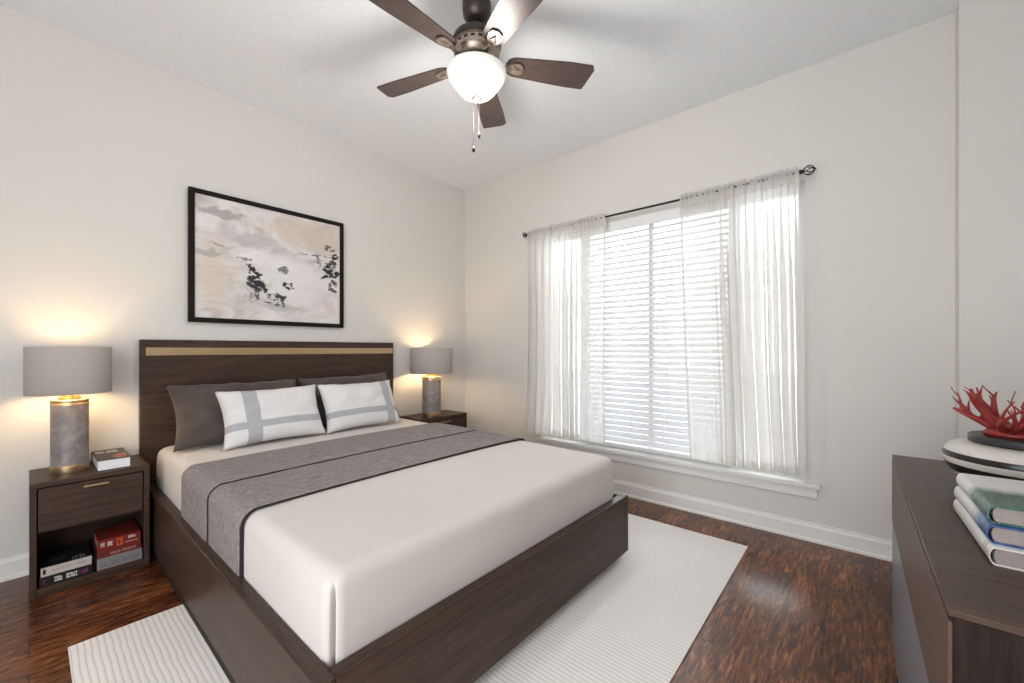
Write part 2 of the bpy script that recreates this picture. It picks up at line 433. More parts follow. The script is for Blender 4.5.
# sill and apron
bm = bmesh.new(); box(bm, WX0, WX1, YB, YB+.12, WZ0-.03, WZ0); box(bm, WX0-.035, WX1+.075, YB-.035, YB, WZ0-.03, WZ0, .006)
struct('trim_1', bm, M['trim'])
bm = bmesh.new(); box(bm, WX0-.02, WX1+.06, YB-.016, YB, WZ0-.085, WZ0-.03, .003); box(bm, WX0-.02, WX1+.06, YB-.022, YB-.014, WZ0-.045, WZ0-.03, .002)
struct('trim_2', bm, M['trim'])
# ground outside
gm = plain('pale_concrete_drive', (.50, .50, .58), .9, noise_amt=.1, scale=3)
struct('ground', B(-14, 12, YB+.3, 26, -.3, -.2), gm)
# ------------------------------------------------------------------ blind
bl = thing('window_blind', 'white horizontal slatted blind hanging in the middle of the window, slats tilted open', 'blind', (-1.20, YB+.03, WZ0))
bx0, bx1 = -.545, .545
zt = WZ1-WZ0
obj('headrail', B(bx0, bx1, -.028, .028, zt-.05, zt-.002, .003), M['blind'], bl)
obj('valance', B(bx0-.005, bx1+.005, -.040, -.031, zt-.075, zt-.002, .003), M['blind'], bl)
bm = bmesh.new(); ns = 38; pitch = (zt-.085-.045)/ns
tilt = math.radians(35)
for i in range(ns):
    z = zt-.10-i*pitch
    def fn(u, v, z=z):
        a = (v-.5)*.050; crown = .0022*(1-(2*v-1)**2)
        return Vector((bx0+u*(bx1-bx0), a*math.cos(tilt)-crown*math.sin(tilt), z+a*math.sin(tilt)+crown*math.cos(tilt)))
    def fn2(u, v, z=z): return fn(u, v, z)-Vector((0, 0, .0024))
    g1 = grid(bm, fn, 2, 4); g2 = grid(bm, fn2, 2, 4)
    for j in (0, 4):
        for k in range(2): bm.faces.new((g1[k][j], g1[k+1][j], g2[k+1][j], g2[k][j]))
    for k in (0, 2):
        for j in range(4): bm.faces.new((g1[k][j], g1[k][j+1], g2[k][j+1], g2[k][j]))
obj('slats', bm, M['blind'], bl)
obj('bottom_rail', B(bx0, bx1, -.025, .025, .020, .045, .004), M['blind'], bl)
for x in (-.40, -.13, .14, .41):
    bm = bmesh.new(); tube(bm, [(x, -.024, zt-.06), (x, -.024, .03)], .0011, 5); tube(bm, [(x, .024, zt-.06), (x, .024, .03)], .0011, 5)
    obj('ladder_cord', bm, M['blind'], bl)

# ------------------------------------------------------------------ curtain rod
RZ, RY = 2.122, YB-.085
rod = thing('curtain_rod', 'thin black metal curtain rod with cage finials above the window', 'curtain rod', (0, YB, RZ))
bm = bmesh.new(); tube(bm, [(-2.25, RY-YB, 0), (-.275, RY-YB, 0)], .0075, 12); obj('rod', bm, M['black_metal'], rod, True)
for x, s in ((-2.25, -1), (-.275, 1)):
    bm = bmesh.new(); y = RY-YB
    tube(bm, [(x, y, 0), (x+s*.012, y, 0), (x+s*.022, y, 0)], [.012, .013, .008], 12)
    L_ = .058 if s > 0 else .026
    for k in range(6):
        a = k*PI/3
        pts = []
        for q in range(13):
            tt = q/12; r = .024*math.sin(PI*tt)**.75+.002
            aa = a+tt*1.2
            pts.append((x+s*(.018+L_*tt), y+r*math.cos(aa), r*math.sin(aa)))
        tube(bm, pts, .0026, 6)
    tube(bm, [(x+s*(.018+L_-.004), y, 0), (x+s*(.018+L_+.006), y, 0)], [.006, .003], 8)
    obj('finial', bm, M['black_metal'], rod, True)
for x in (-2.215, -.30):
    bm = bmesh.new(); tube(bm, [(x, 0, -.02), (x, RY-YB, -.014), (x, RY-YB-.008, 0)], .004, 8); box(bm, x-.01, x+.01, -.004, 0, -.045, .02, .001)
    obj('bracket', bm, M['black_metal'], rod)

# ------------------------------------------------------------------ sheer curtains
def curtain(label, xa_t, xb_t, xa_b, xb_b, zb, folds, flat, seed, amp=.026):
    root = thing('sheer_curtain', label, 'curtain', ((xa_t+xb_t)/2, RY, zb), 0)
    ox = (xa_t+xb_t)/2
    rnd = random.Random(seed)
    # fold phases with irregular spacing; 'flat' = function(s) giving how flat the cloth hangs there
    ks = [rnd.uniform(.55, 1.5) for _ in range(folds)]; tot = sum(ks); cum = [0]
    for k in ks: cum.append(cum[-1]+k/tot)
    amps = [rnd.uniform(.55, 1.25) for _ in range(folds)]
    def phase(s):
        for i in range(folds):
            if s <= cum[i+1] or i == folds-1:
                return i, (s-cum[i])/(cum[i+1]-cum[i])
    def P(s, z):
        tz = (RZ-z)/(RZ-zb)                       # 0 top, 1 bottom
        i, p = phase(s)
        fl = flat(s)
        grow = .45+.55*min(1, tz*2.2)
        a = amp*amps[i]*fl*grow
        xs = xa_t+(xb_t-xa_t)*s; xe = xa_b+(xb_b-xa_b)*s
        x = xs+(xe-xs)*tz**1.2
        wx = (cum[i+1]-cum[i])*abs(xb_t-xa_t)
        x += fl*wx*.33*math.sin(4*PI*p+.4)*min(1, .3+tz*2)
        y = -a*math.cos(2*PI*p) + .006*math.sin(5*s+3*z+seed)
        x += .006*fl*math.sin(4*z+7*s+seed)*tz
        return Vector((x-ox, y, z-zb))
    bm = bmesh.new(); nu = folds*14
    zt_ = RZ-.062
    grid(bm, lambda u, v: P(u, zt_+(zb+.045-zt_)*v), nu, 40)
    obj('sheer_panel', bm, M['sheer'], root, True)
    # hem: doubled cloth at the foot
    bm = bmesh.new(); grid(bm, lambda u, v: P(u, zb+.045-.045*v), nu, 2); obj('hem', bm, M['sheer_dense'], root, True)
    # side hems
    for s0 in ((1.0,) if xa_t < -1.5 else (0.0,)):
        bm = bmesh.new(); d = -.018 if s0 > .5 else .018
        w_ = abs(xb_t-xa_t)
        grid(bm, lambda u, v: P(s0+d/w_*(u), zt_+(zb-zt_)*v)+Vector((0, -.002, 0)), 2, 40)
        obj('side_hem', bm, M['sheer_dense'], root, True)
    # gathered rod pocket wrapped round the rod, and the ruffle above it
    def G(u, z, k):
        base = P(u, zt_); i, p = phase(u)
        zz = (z-(RZ-.062))/.10
        fr = math.sin(u*folds*2*PI*2.3+seed+2*math.sin(u*17))
        fr2 = math.sin(u*folds*2*PI*3.9+seed*2)
        near = math.exp(-((z-RZ)/.013)**2)
        wv = (.004*fr+.003*fr2)*(1+1.2*max(0, zz-.6))
        y = base.y*(1-min(1, zz*1.6))*1.0 + wv + k*(.010+.003*fr2)*(1 if z < RZ+.014 else .5)
        zb_ = z + (.006*fr2+.005*fr)*max(0, (z-RZ)/.03)
        return Vector((base.x, y, zb_-zb))
    bm = bmesh.new()
    grid(bm, lambda u, v: G(u, RZ-.062+.076*v, -1), folds*26, 8)
    grid(bm, lambda u, v: G(u, RZ-.062+.076*v, 1), folds*26, 8)
    obj('rod_pocket', bm, M['sheer_dense'], root, True)
    bm = bmesh.new()
    grid(bm, lambda u, v: G(u, RZ+.012+.022*v, -1), folds*26, 4)
    grid(bm, lambda u, v: G(u, RZ+.012+.022*v, 1), folds*26, 4)
    obj('header_ruffle', bm, M['sheer_dense'], root, True)
    return root
curtain('white sheer curtain panel on the left of the window, nearer the bed lamp', -2.245, -1.492, -2.262, -1.492, .385, 10,
        lambda s: 1.0 if s < .62 else max(.12, 1-(s-.62)*6), 3)
curtain('white sheer curtain panel on the right of the window, nearer the dresser', -.94, -.275, -.874, -.238, .385, 10,
        lambda s: 1.0 if s > .38 else (.12 if s < .25 else .12+.88*(s-.25)/.13), 8)

# ------------------------------------------------------------------ rug
bm = B(-2.24, -.485, .093, 2.61, .0005, .007, .002)
setp(obj('area_rug', bm, M['rug']), 'cream ribbed rectangular rug lying under the bed on the wood floor', 'rug')

# ------------------------------------------------------------------ bed
BY0, BY1, BXF = .425, 2.052, -.938
bed = thing('bed_frame', 'dark brown wooden bed frame with tall headboard and low box rails', 'bed', (-2.04, (BY0+BY1)/2, 0))
def bpart(name, bm, m, parent=bed, **k):
    bmesh.ops.translate(bm, verts=bm.verts, vec=(2.04, -(BY0+BY1)/2, 0)); return obj(name, bm, m, parent, **k)
hb = bpart('headboard', B(XL+.003, -3.10, .405, 2.052, .03, 1.166, .003), M['wood'])
bpart('brass_inlay', B(-3.101, -3.0985, .43, 2.045, 1.075, 1.120), M['brass'], hb)
RT, RB = .342, .05
bpart('side_rail', B(-3.098, BXF-.001, BY0, BY0+.042, RB, RT, .003), M['woodx'])
bpart('side_rail', B(-3.098, BXF-.001, BY1-.042, BY1, RB, RT, .003), M['woodx'])
bpart('footboard', B(BXF-.042, BXF, BY0+.0425, BY1-.0425, RB, RT, .003), M['wood'])
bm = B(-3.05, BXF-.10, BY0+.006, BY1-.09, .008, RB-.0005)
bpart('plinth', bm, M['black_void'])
bpart('mattress_platform', B(-3.095, BXF-.044, BY0+.043, BY1-.043, .20, .23), M['woodx'])

# mattress with fitted white coverlet, pleated at the foot corners
MX0, MX1, MY0, MY1, MT = -3.085, -.985, .472, 1.995, .552
def mattress():
    bm = bmesh.new(); rc = .045; r = .05
    levels = [(0.012, .232), (0.004, .25), (0, .29), (-.003, .35), (-.004, .42), (-.003, .47), (0, MT-r)]
    for k in range(1, 7):
        a = k/6*PI/2; levels.append((r*(1-math.cos(a)), MT-r+r*math.sin(a)))
    levels += [(.09, MT+.001), (.16, MT+.004), (.28, MT+.006), (.45, MT+.007)]
    per = []
    def ring(ins, z, dz):
        pts = []; x0, x1, y0, y1 = MX0+ins, MX1-ins, MY0+ins, MY1-ins; rr = max(.008, rc-ins*.4)
        cs = [(x1-rr, y1-rr, 0), (x0+rr, y1-rr, PI/2), (x0+rr, y0+rr, PI), (x1-rr, y0+rr, 3*PI/2)]
        for ci, (cx, cy, a0) in enumerate(cs):
            N = 24
            for q in range(N+1):
                a = a0+PI/2*q/N
                rad = rr
                if ci in (0, 3) and z < MT-.025:
                    # open pleat at the foot corners
                    g = math.exp(-((q-N/2-1.6*math.sin((z-.25)*9))/1.5)**2)
                    rad -= g*.030*min(1, (MT-.025-z)/.04)
                pts.append((cx+rad*math.cos(a), cy+rad*math.sin(a), z))
            nx = cs[(ci+1) % 4]; a1 = a0+PI/2; pa = Vector((cx+rr*math.cos(a1), cy+rr*math.sin(a1), z))
            pb = Vector((nx[0]+rr*math.cos(nx[2]), nx[1]+rr*math.sin(nx[2]), z))
            nn = 30
            for q in range(1, nn):
                p = pa.lerp(pb, q/nn)
                n_ = noise.noise(Vector((p.x*2.2, p.y*2.2, z*3)))*.006
                dirv = Vector((math.cos(a1), math.sin(a1), 0))
                if z < MT-r and ins < .05: p = p+dirv*n_
                pts.append(tuple(p))
        return [bm.verts.new(p) for p in pts]
    rings = [ring(i, z, 0) for i, z in levels]
    n = len(rings[0])
    for a, b in zip(rings, rings[1:]):
        for i in range(n): bm.faces.new((a[i], a[(i+1) % n], b[(i+1) % n], b[i]))
    bm.faces.new(rings[-1]); bm.faces.new(rings[0])
    return bm
mt = obj('mattress', mattress(), M['coverlet'], None, True)
setp(mt, 'thick mattress in a smooth off-white fitted cover sitting in the dark bed frame', 'mattress')

# grey knitted throw across the bed
def path_y(off):
    pts = []; r = .05+off; N = 10
    y0, y1, z1 = MY0-.004-off, MY1+.004+off, MT+.004+off
    zs = .36
    zb_ = RT-.02
    for k in range(9): pts.append((y0, zb_+(z1-r-zb_)*k/8))
    for k in range(1, N+1):
        a = PI-k/N*PI/2; pts.append((y0+r+r*math.cos(a), z1-r+r*math.sin(a)))
    for k in range(1, 40):
        q = k/40; pts.append((y0+r+(y1-y0-2*r)*q, z1+.005*math.sin(PI*q)))
    for k in range(0, N+1):
        a = PI/2-k/N*PI/2; pts.append((y1-r+r*math.cos(a), z1-r+r*math.sin(a)))
    for k in range(1, 9): pts.append((y1, z1-r+(zb_-(z1-r))*k/8))
    return pts
throw = thing('throw_blanket', 'charcoal grey knitted throw folded across the middle of the bed', 'blanket', (-2.0, 1.23, MT))
def throw_layer(name, x0, x1, thick, wob, mat):
    inner, outer = path_y(.0012), path_y(thick); n = len(inner)
    bm = bmesh.new(); uvl = bm.loops.layers.uv.verify(); nx = 14
    def X(i, k):
        q = k/n
        base = x0+(x1-x0)*i/nx
        return base + wob*math.sin(q*7+i*.1)*.5 + (.0)
    def V(path, i, k, bl=0):
        y, z = path[k]; return bm.verts.new((X(i, k)+2.0, y-1.23, z-MT+.0015*noise.noise(Vector((i*.7, k*.25, thick*90)))))
    # rounded edges: outer pulled in at first/last columns
    go = [[None]*n for _ in range(nx+1)]; gi = [[None]*n for _ in range(nx+1)]
    mid = path_y(thick*.55)
    for i in range(nx+1):
        for k in range(n):
            go[i][k] = V(mid if i in (0, nx) else outer, i, k); gi[i][k] = V(inner, i, k)
    def quad(a, b, c, d, uv):
        f = bm.faces.new((a, b, c, d))
        for lp, q in zip(f.loops, uv): lp[uvl].uv = q
    for i in range(nx):
        for k in range(n-1):
            uv = [((X(i, 0)), k/n*2.4), ((X(i+1, 0)), k/n*2.4), ((X(i+1, 0)), (k+1)/n*2.4), ((X(i, 0)), (k+1)/n*2.4)]
            quad(go[i][k], go[i+1][k], go[i+1][k+1], go[i][k+1], uv); quad(gi[i][k], gi[i][k+1], gi[i+1][k+1], gi[i+1][k], uv)
    for k in range(n-1):
        for i in (0, nx):
            uv = [(X(i, 0), k/n*2.4)]*4
            quad(go[i][k], go[i][k+1], gi[i][k+1], gi[i][k], uv)
    for i in range(nx):
        for k in (0, n-1): quad(go[i][k], go[i+1][k], gi[i+1][k], gi[i][k], [(0, 0)]*4)
    return obj(name, bm, mat, throw, True, 50)
throw_layer('upper_fold', -2.425, -1.991, .013, .012, M['knit'])
throw_layer('lower_fold', -1.983, -1.600, .010, .012, M['knit'])
throw_layer('fold_gap_shade', -1.991, -1.983, .009, .012, M['knit_shade'])  # dark strip standing for the shade in the gap between folds
throw_layer('foot_edge_shade', -1.600, -1.590, .0085, .012, M['knit_shade'])  # shading along the foot edge, built as a dark strip

# pillows
def pillow(w_, h_, th, seed, pinch=.085, wr=.012):
    bm = bmesh.new(); uvl = bm.loops.layers.uv.verify(); n = 34
    def P(u, v, s):
        a, b = 2*u-1, 2*v-1
        x = a*w_/2*(1-pinch*(1-b*b)*1.0*abs(a)**3); y = b*h_/2*(1-pinch*1.3*(1-a*a)*abs(b)**3)
        fa = max(0, 1-abs(a)**2.6); fb = max(0, 1-abs(b)**2.6)
        t_ = th/2*(fa*fb)**.42
        q = Vector((a*3+seed, b*3, s*2))
        t_ += wr*noise.noise(q)*(fa*fb)**.3
        e = (abs(a)**4*(1-abs(b))+abs(b)**4*(1-abs(a)))
        t_ += wr*.9*e*math.sin(9*(a*b)+seed*2+a*7)*(fa*fb)**.4
        return Vector((x, y, s*t_))
    front = grid(bm, lambda u, v: P(u, v, 1), n, n); back = grid(bm, lambda u, v: P(u, v, -1), n, n)
    bmesh.ops.remove_doubles(bm, verts=bm.verts, dist=.0002)
    return bm
def place_pillow(name, label, cat, w_, h_, th, base, top, yc, mat, seed, group=None, roll=0, wr=.012):
    """base/top: (x,z) of the bottom and top edge; pillow width runs along Y"""
    bm = pillow(w_, h_, th, seed, wr=wr)
    dz = top[1]-base[1]; dx = top[0]-base[0]
    up = Vector((dx, 0, dz)).normalized(); right = Vector((0, 1, 0)); nrm = right.cross(up)
    if nrm.x < 0: nrm = -nrm
    R = Matrix((right, up, nrm)).transposed()
    R = R @ Matrix.Rotation(roll, 3, 'Z')
    bmesh.ops.transform(bm, matrix=R.to_4x4(), verts=bm.verts)
    o = obj(name, bm, mat, None, True)
    o.location = ((base[0]+top[0])/2, yc, (base[1]+top[1])/2)
    return setp(o, label, cat, group)
place_pillow('pillow', 'large plain charcoal pillow leaning on the headboard at the left side of the bed', 'pillow', .705, .40, .16, (-2.795, .572), (-2.985, .897), .848, M['grey_pillow'], 1.3, wr=.024)
place_pillow('pillow', 'plain charcoal pillow at the right, mostly hidden behind a white banded cushion', 'pillow', .705, .40, .16, (-2.81, .582), (-2.985, .897), 1.565, M['grey_pillow'], 4.1, roll=.02, wr=.024)
place_pillow('cushion', 'white lumbar cushion with grey crossing bands, left one, its upright band near its left end', 'cushion', .565, .345, .14, (-2.627, .572), (-2.768, .868), .958, M['white_pillow_l'], 2.2, roll=.012)
place_pillow('cushion', 'white lumbar cushion with grey crossing bands, right one, its upright band near its right end', 'cushion', .560, .345, .14, (-2.627, .572), (-2.768, .868), 1.522, M['white_pillow_r'], 5.7, roll=.0)

# ------------------------------------------------------------------ nightstands
def nightstand(name, label, y0, y1, xf, gap):
    xb = XL+.024 if True else XL; H = .516
    ns = thing(name, label, 'nightstand', ((xb+xf)/2, (y0+y1)/2, 0))
    ox, oy = (xb+xf)/2, (y0+y1)/2
    def p(nm, bm, m, par=ns):
        bmesh.ops.translate(bm, verts=bm.verts, vec=(-ox, -oy, 0)); return obj(nm, bm, m, par)
    p('top', B(xb, xf, y0, y1, H-.026, H, .002), M['wood'])
    p('side_panel', B(xb, xf, y0, y0+.022, 0, H-.0265, .0015), M['woodx'])
    p('side_panel', B(xb, xf, y1-.022, y1, 0, H-.0265, .0015), M['woodx'])
    p('back_panel', B(xb, xb+.008, y0+.0225, y1-.0225, .0, H-.027), M['wood'])
    p('shelf', B(xb+.009, xf-.002, y0+.0225, y1-.0225, .0, .042, .0015), M['wood'])
    p('divider', B(xb+.009, xf-.02, y0+.0225, y1-.0225, .283, .293), M['wood'])
    d = p('drawer', B(xf-.30, xf-.003, y0+.026, y1-.026, .294, H-.031, .002), M['wood'])
    yc = (y0+y1)/2+.008; hw = (y1-y0)*.106
    bm = bmesh.new(); box(bm, xf+.012, xf+.020, yc-hw, yc+hw, .4625, .4705, .0015)
    for s in (-1, 1): box(bm, xf-.003, xf+.013, yc+s*(hw-.012)-.004, yc+s*(hw-.012)+.004, .4635, .4695)
    p('brass_handle', bm, M['brass'], d)
    return ns
nightstand('nightstand', 'dark wood nightstand left of the bed with an open cubby full of books', 0.0, .402, -2.79, True)
nightstand('nightstand', 'dark wood nightstand right of the bed, in the corner beside the curtain', 2.125, 2.665, -2.825, False)

# ------------------------------------------------------------------ table lamps
def table_lamp(name, label, loc, sxy):
    l = thing(name, label, 'lamp', loc); k = sxy
    o = [obj('brass_base_ring', lathe(bmesh.new(), [(0, 0), (.067*k, 0), (.068*k, .004), (.068*k, .034), (.066*k, .036), (0, .036)], 64), M['brass'], l, True, 30)]
    obj('lamp_body', lathe(bmesh.new(), [(0, .0365), (.0655*k, .0365), (.0655*k, .322), (0, .322)], 64), M['stone'], l, True, 30)
    obj('brass_cap', lathe(bmesh.new(), [(0, .3225), (.067*k, .3225), (.067*k, .330), (.0655*k, .332), (.0655*k, .340), (.067*k, .342), (.067*k, .348), (.064*k, .350), (0, .350)], 64), M['brass'], l, True, 30)
    bm = lathe(bmesh.new(), [(0, .3505), (.040*k, .3505), (.040*k, .360), (.036*k, .3605), (.036*k, .362), (0, .362)], 48)
    obj('neck', bm, M['gold_leaf'], l, True, 30)
    bm = bmesh.new()                                # little crown of gold leaves under the shade
    for i in range(14):
        a = 2*PI*i/14; r0, r1 = .016*k, (.034+.010*(i % 2))*k
        tube(bm, [(r0*math.cos(a), r0*math.sin(a), .3625), (r1*.8*math.cos(a), r1*.8*math.sin(a), .370), (r1*math.cos(a), r1*math.sin(a), .384)], [.005, .004, .0012], 6)
    lathe(bm, [(0, .3625), (.017*k, .3625), (.014*k, .385), (.010, .392), (0, .392)], 24)
    obj('gold_crown', bm, M['gold_leaf'], l, True, 40)
    obj('lamp_harp_stem', lathe(bmesh.new(), [(0, .3925), (.006, .3925), (.006, .40), (.014, .402), (.014, .415), (0, .415)], 16), M['brass'], l, True, 30)
    obj('bulb', lathe(bmesh.new(), [(0, .4155), (.013, .4155), (.015, .428), (.028, .452), (.030, .47), (.022, .49), (0, .498)], 24), M['bulb'], l, True)
    z0, z1, R_ = .379, .606, .146*k
    bm = lathe(bmesh.new(), [(R_-.0015, z0+.002), (R_-.0015, z1-.002), (R_+.0005, z1), (R_+.002, z1-.002), (R_+.002, z0+.002), (R_+.0005, z0), (R_-.0015, z0+.002)], 96, caps=False)
    obj('lamp_shade', bm, M['shade'], l, True, 40)
    bm = lathe(bmesh.new(), [(R_-.003, z0+.003), (R_-.003, z1-.003), (R_-.002, z1-.003), (R_-.002, z0+.003), (R_-.003, z0+.003)], 96, caps=False)
    obj('shade_lining', bm, M['shade_in'], l, True, 40)
    bm = bmesh.new()
    for i in range(3):
        a = i*2*PI/3+.4; tube(bm, [(0.013*math.cos(a), .013*math.sin(a), .4152), ((R_-.004)*math.cos(a), (R_-.004)*math.sin(a), .592)], .0018, 6)
    obj('shade_spider', bm, M['brass'], l)
    lamp('lamp_glow', (0, 0, .445), 7.5, (1, .68, .37), .045, l).visible_camera = True
    return l
table_lamp('table_lamp', 'lit grey drum-shade table lamp with mottled cylinder base on the left nightstand', (-2.955, .130, .516), 1.0)
table_lamp('table_lamp', 'lit grey drum-shade table lamp with mottled cylinder base on the right nightstand in the corner', (-2.945, 2.345, .516), 1.26)

# ------------------------------------------------------------------ books
def book(name, label, x0, x1, y0, y1, z0, z1, cover, pages, spine='y0', group=None, ct=.0022, marks=None, cat='book', spine_mat=None):
    """spine on the given side ('x1' faces the room, 'x0', 'y0')."""
    o = thing(name, label, cat, ((x0+x1)/2, (y0+y1)/2, z0), 0, group); oc = o.location.copy()
    def p(nm, bm, m, par=o, **k):
        bmesh.ops.translate(bm, verts=bm.verts, vec=-oc); return obj(nm, bm, m, par, **k)
    bm = bmesh.new()
    box(bm, x0, x1, y0, y1, z0, z0+ct, .0006); box(bm, x0, x1, y0, y1, z1-ct, z1, .0006)
    p('cover', bm, cover)
    s = ct+.0004; pad = .004
    a = dict(x0=x0+pad, x1=x1-pad, y0=y0+pad, y1=y1-pad)
    if spine == 'x1': sp = (x1-ct, x1, y0, y1); a['x1'] = x1-ct-.0003
    elif spine == 'x0': sp = (x0, x0+ct, y0, y1); a['x0'] = x0+ct+.0003
    else: sp = (x0, x1, y0, y0+ct); a['y0'] = y0+ct+.0003
    p('spine', B(*sp, z0+ct+.0001, z1-ct-.0001), spine_mat or cover)
    p('page_block', B(a['x0'], a['x1'], a['y0'], a['y1'], z0+s, z1-s), pages)
    if marks: marks(o, p, x0, x1, y0, y1, z0, z1)
    return o
def mono(name, c, r=.4): return plain(name, c, r, noise_amt=.05)
K = mono('black_cover', (.008, .007, .009)); KW = mono('white_spine', (.52, .48, .45)); RD = mono('red_cover', (.20, .016, .012)); RD2 = mono('dark_red_cover', (.13, .018, .014))
GR = mono('grey_cover', (.24, .22, .23)); WT = mono('white_print', (.75, .73, .70)); PK = mono('magenta_print', (.30, .04, .14)); OR = mono('orange_print', (.65, .12, .02)); PR = mono('pale_red_print', (.45, .20, .16))
def scribble(bm, axis, fixed, a0, a1, c0, c1, n, seed):
    """a row of small illegible letter-like strokes; axis 'x' = lies on a plane x=fixed (runs along y, up z), 'z' = lies on z=fixed (runs along y, up -x)"""
    rnd = random.Random(seed); w_ = (a1-a0)/n
    for i in range(n):
        if rnd.random() < .12: continue
        a = a0+i*w_; h = (c1-c0)
        st = [(a+w_*.08, a+w_*.34, 0, 1)]
        k = rnd.randint(0, 3)
        if k != 1: st.append((a+w_*.34, a+w_*.85, .78, 1))
        if k != 2: st.append((a+w_*.34, a+w_*.85, 0, .22))
        if k >= 1: st.append((a+w_*.60, a+w_*.85, .22, .78))
        for p0, p1, q0, q1 in st:
            if axis == 'x': box(bm, fixed, fixed+.0006, p0, p1, c0+h*q0, c0+h*q1)
            else: box(bm, c1-h*q1, c1-h*q0, p0, p1, fixed, fixed+.0006)
    return bm
# black paperback with white pages on the nightstand top
def m_top(o, p, x0, x1, y0, y1, z0, z1):
    L1 = y1-y0
    p('cover_title', scribble(bmesh.new(), 'z', z1, y0+.010, y0+L1*.78, x0+.045, x0+.100, 11, 5), WT)
    bm = bmesh.new(); rnd = random.Random(3)
    uv = bm.loops.layers.uv.verify()
    pts = [(.62, .60), (.72, .53), (.80, .57), (.92, .52), (.90, .66), (.95, .78), (.86, .88), (.70, .92), (.55, .86), (.48, .74)]
    vs = [bm.verts.new((x0+(x1-x0)*b, y0+L1*a, z1+.0005)) for a, b in pts]; bm.faces.new(vs)
    r = bmesh.ops.extrude_face_region(bm, geom=bm.faces[:]); bmesh.ops.translate(bm, verts=[v for v in r['geom'] if isinstance(v, bmesh.types.BMVert)], vec=(0, 0, .0005))
    t = NT('red_orange_cover_picture'); n = t.noise(t.coord('Object', (30, 60, 1)), 1, 4, .7)
    t.set(Base_Color=t.ramp(n, [(.35, (.05, .01, .01)), (.5, (.42, .05, .02)), (.62, (.7, .35, .2)), (.7, (.75, .6, .5))]), Roughness=.4)
    p('cover_picture', bm, t.m)
bk = book('book', 'thick black-covered book with white pages lying beside the lamp on the left nightstand', -3.115, -2.822, .214, .336, .516, .567, K, M['pages_white'], 'x0', marks=m_top)
# books in the cubby; two stacks
def m_a(o, p, x0, x1, y0, y1, z0, z1):
    p('spine_lettering', scribble(bmesh.new(), 'x', x1, y0+.045, y0+.118, z0+.010, z1-.010, 12, 1), WT)
    p('spine_small_print', scribble(bmesh.new(), 'x', x1, y0+.122, y0+.152, z0+.011, z1-.011, 8, 2), PK)
    p('spine_end_mark', scribble(bmesh.new(), 'x', x1, y0+.012, y0+.018, z0+.008, z1-.012, 1, 4), PK)
book('book', 'black book with white spine lettering, bottom of the left stack in the nightstand cubby', -3.02, -2.80, .030, .196, .0425, .0835, K, M['pages'], 'x1', marks=m_a)
def m_b(o, p, x0, x1, y0, y1, z0, z1):
    p('publisher_mark', B(x1, x1+.0006, y0+.006, y0+.015, z0+.012, z1-.010), K)
    p('spine_lettering', scribble(bmesh.new(), 'x', x1, y0+.035, y0+.098, z0+.018, z1-.016, 14, 7), PR)
    p('spine_small_print', scribble(bmesh.new(), 'x', x1, y0+.108, y0+.145, z0+.019, z1-.018, 12, 9), GR)
    bm = bmesh.new()
    lathe(bm, [(.0, z1), (.028, z1), (.028, z1+.0006), (0, z1+.0006)], 32, ((x0+x1)/2+.03, y0+.055, 0))
    p('cover_emblem', bm, mono('dim_brown_print', (.035, .025, .022)))
    bm = bmesh.new()
    for i, (yy, ll) in enumerate(((.098, .018), (.108, .024), (.122, .030), (.132, .026))): box(bm, x1-.015-ll*1.6, x1-.012, y0+yy, y0+yy+.005, z1, z1+.0006)
    p('cover_print', bm, GR)
book('book', 'black-topped book with a white spine, top of the left stack in the nightstand cubby', -3.02, -2.80, .034, .194, .084, .128, K, M['pages'], 'x1', marks=m_b, spine_mat=KW)
def m_c(o, p, x0, x1, y0, y1, z0, z1):
    bm = scribble(bmesh.new(), 'x', x1, y0+.010, y0+.15, z0+.012, z0+.032, 20, 11); p('spine_print', bm, mono('faint_grey_print', (.17, .16, .17)))
book('book', 'thick grey-spined book, bottom of the right stack in the nightstand cubby', -3.02, -2.80, .212, .374, .0425, .098, GR, M['pages'], 'x1', marks=m_c)
def m_d(o, p, x0, x1, y0, y1, z0, z1):
    p('spine_print', scribble(bmesh.new(), 'x', x1, y0+.045, y0+.14, z0+.008, z1-.008, 18, 13), PR)
book('book', 'dark red book on the grey one, middle of the right stack in the nightstand cubby', -3.00, -2.80, .212, .370, .0985, .128, RD2, M['pages'], 'x1', marks=m_d)
def m_e(o, p, x0, x1, y0, y1, z0, z1):
    p('spine_lettering', scribble(bmesh.new(), 'x', x1, y0+.010, y0+.052, z0+.022, z1-.014, 9, 17), WT)
    p('flame_emblem', scribble(bmesh.new(), 'x', x1, y0+.066, y0+.090, z0+.012, z1-.008, 2, 19), OR)
    bm = scribble(bmesh.new(), 'x', x1, y0+.108, y0+.135, z0+.036, z1-.008, 5, 21); scribble(bm, 'x', x1, y0+.098, y0+.145, z0+.018, z1-.034, 10, 22)
    p('spine_right_lettering', bm, WT)
    bm = bmesh.new()
    for yy in (.02, .03, .10, .12): box(bm, x0+.03, x1-.02, y0+yy, y0+yy+.005, z1, z1+.0006)
    p('cover_stripes', bm, mono('dim_grey_stripe', (.07, .05, .05)))
book('book', 'bright red book with white lettering, top of the right stack in the nightstand cubby', -3.00, -2.80, .214, .368, .1285, .184, RD, M['pages'], 'x1', marks=m_e)

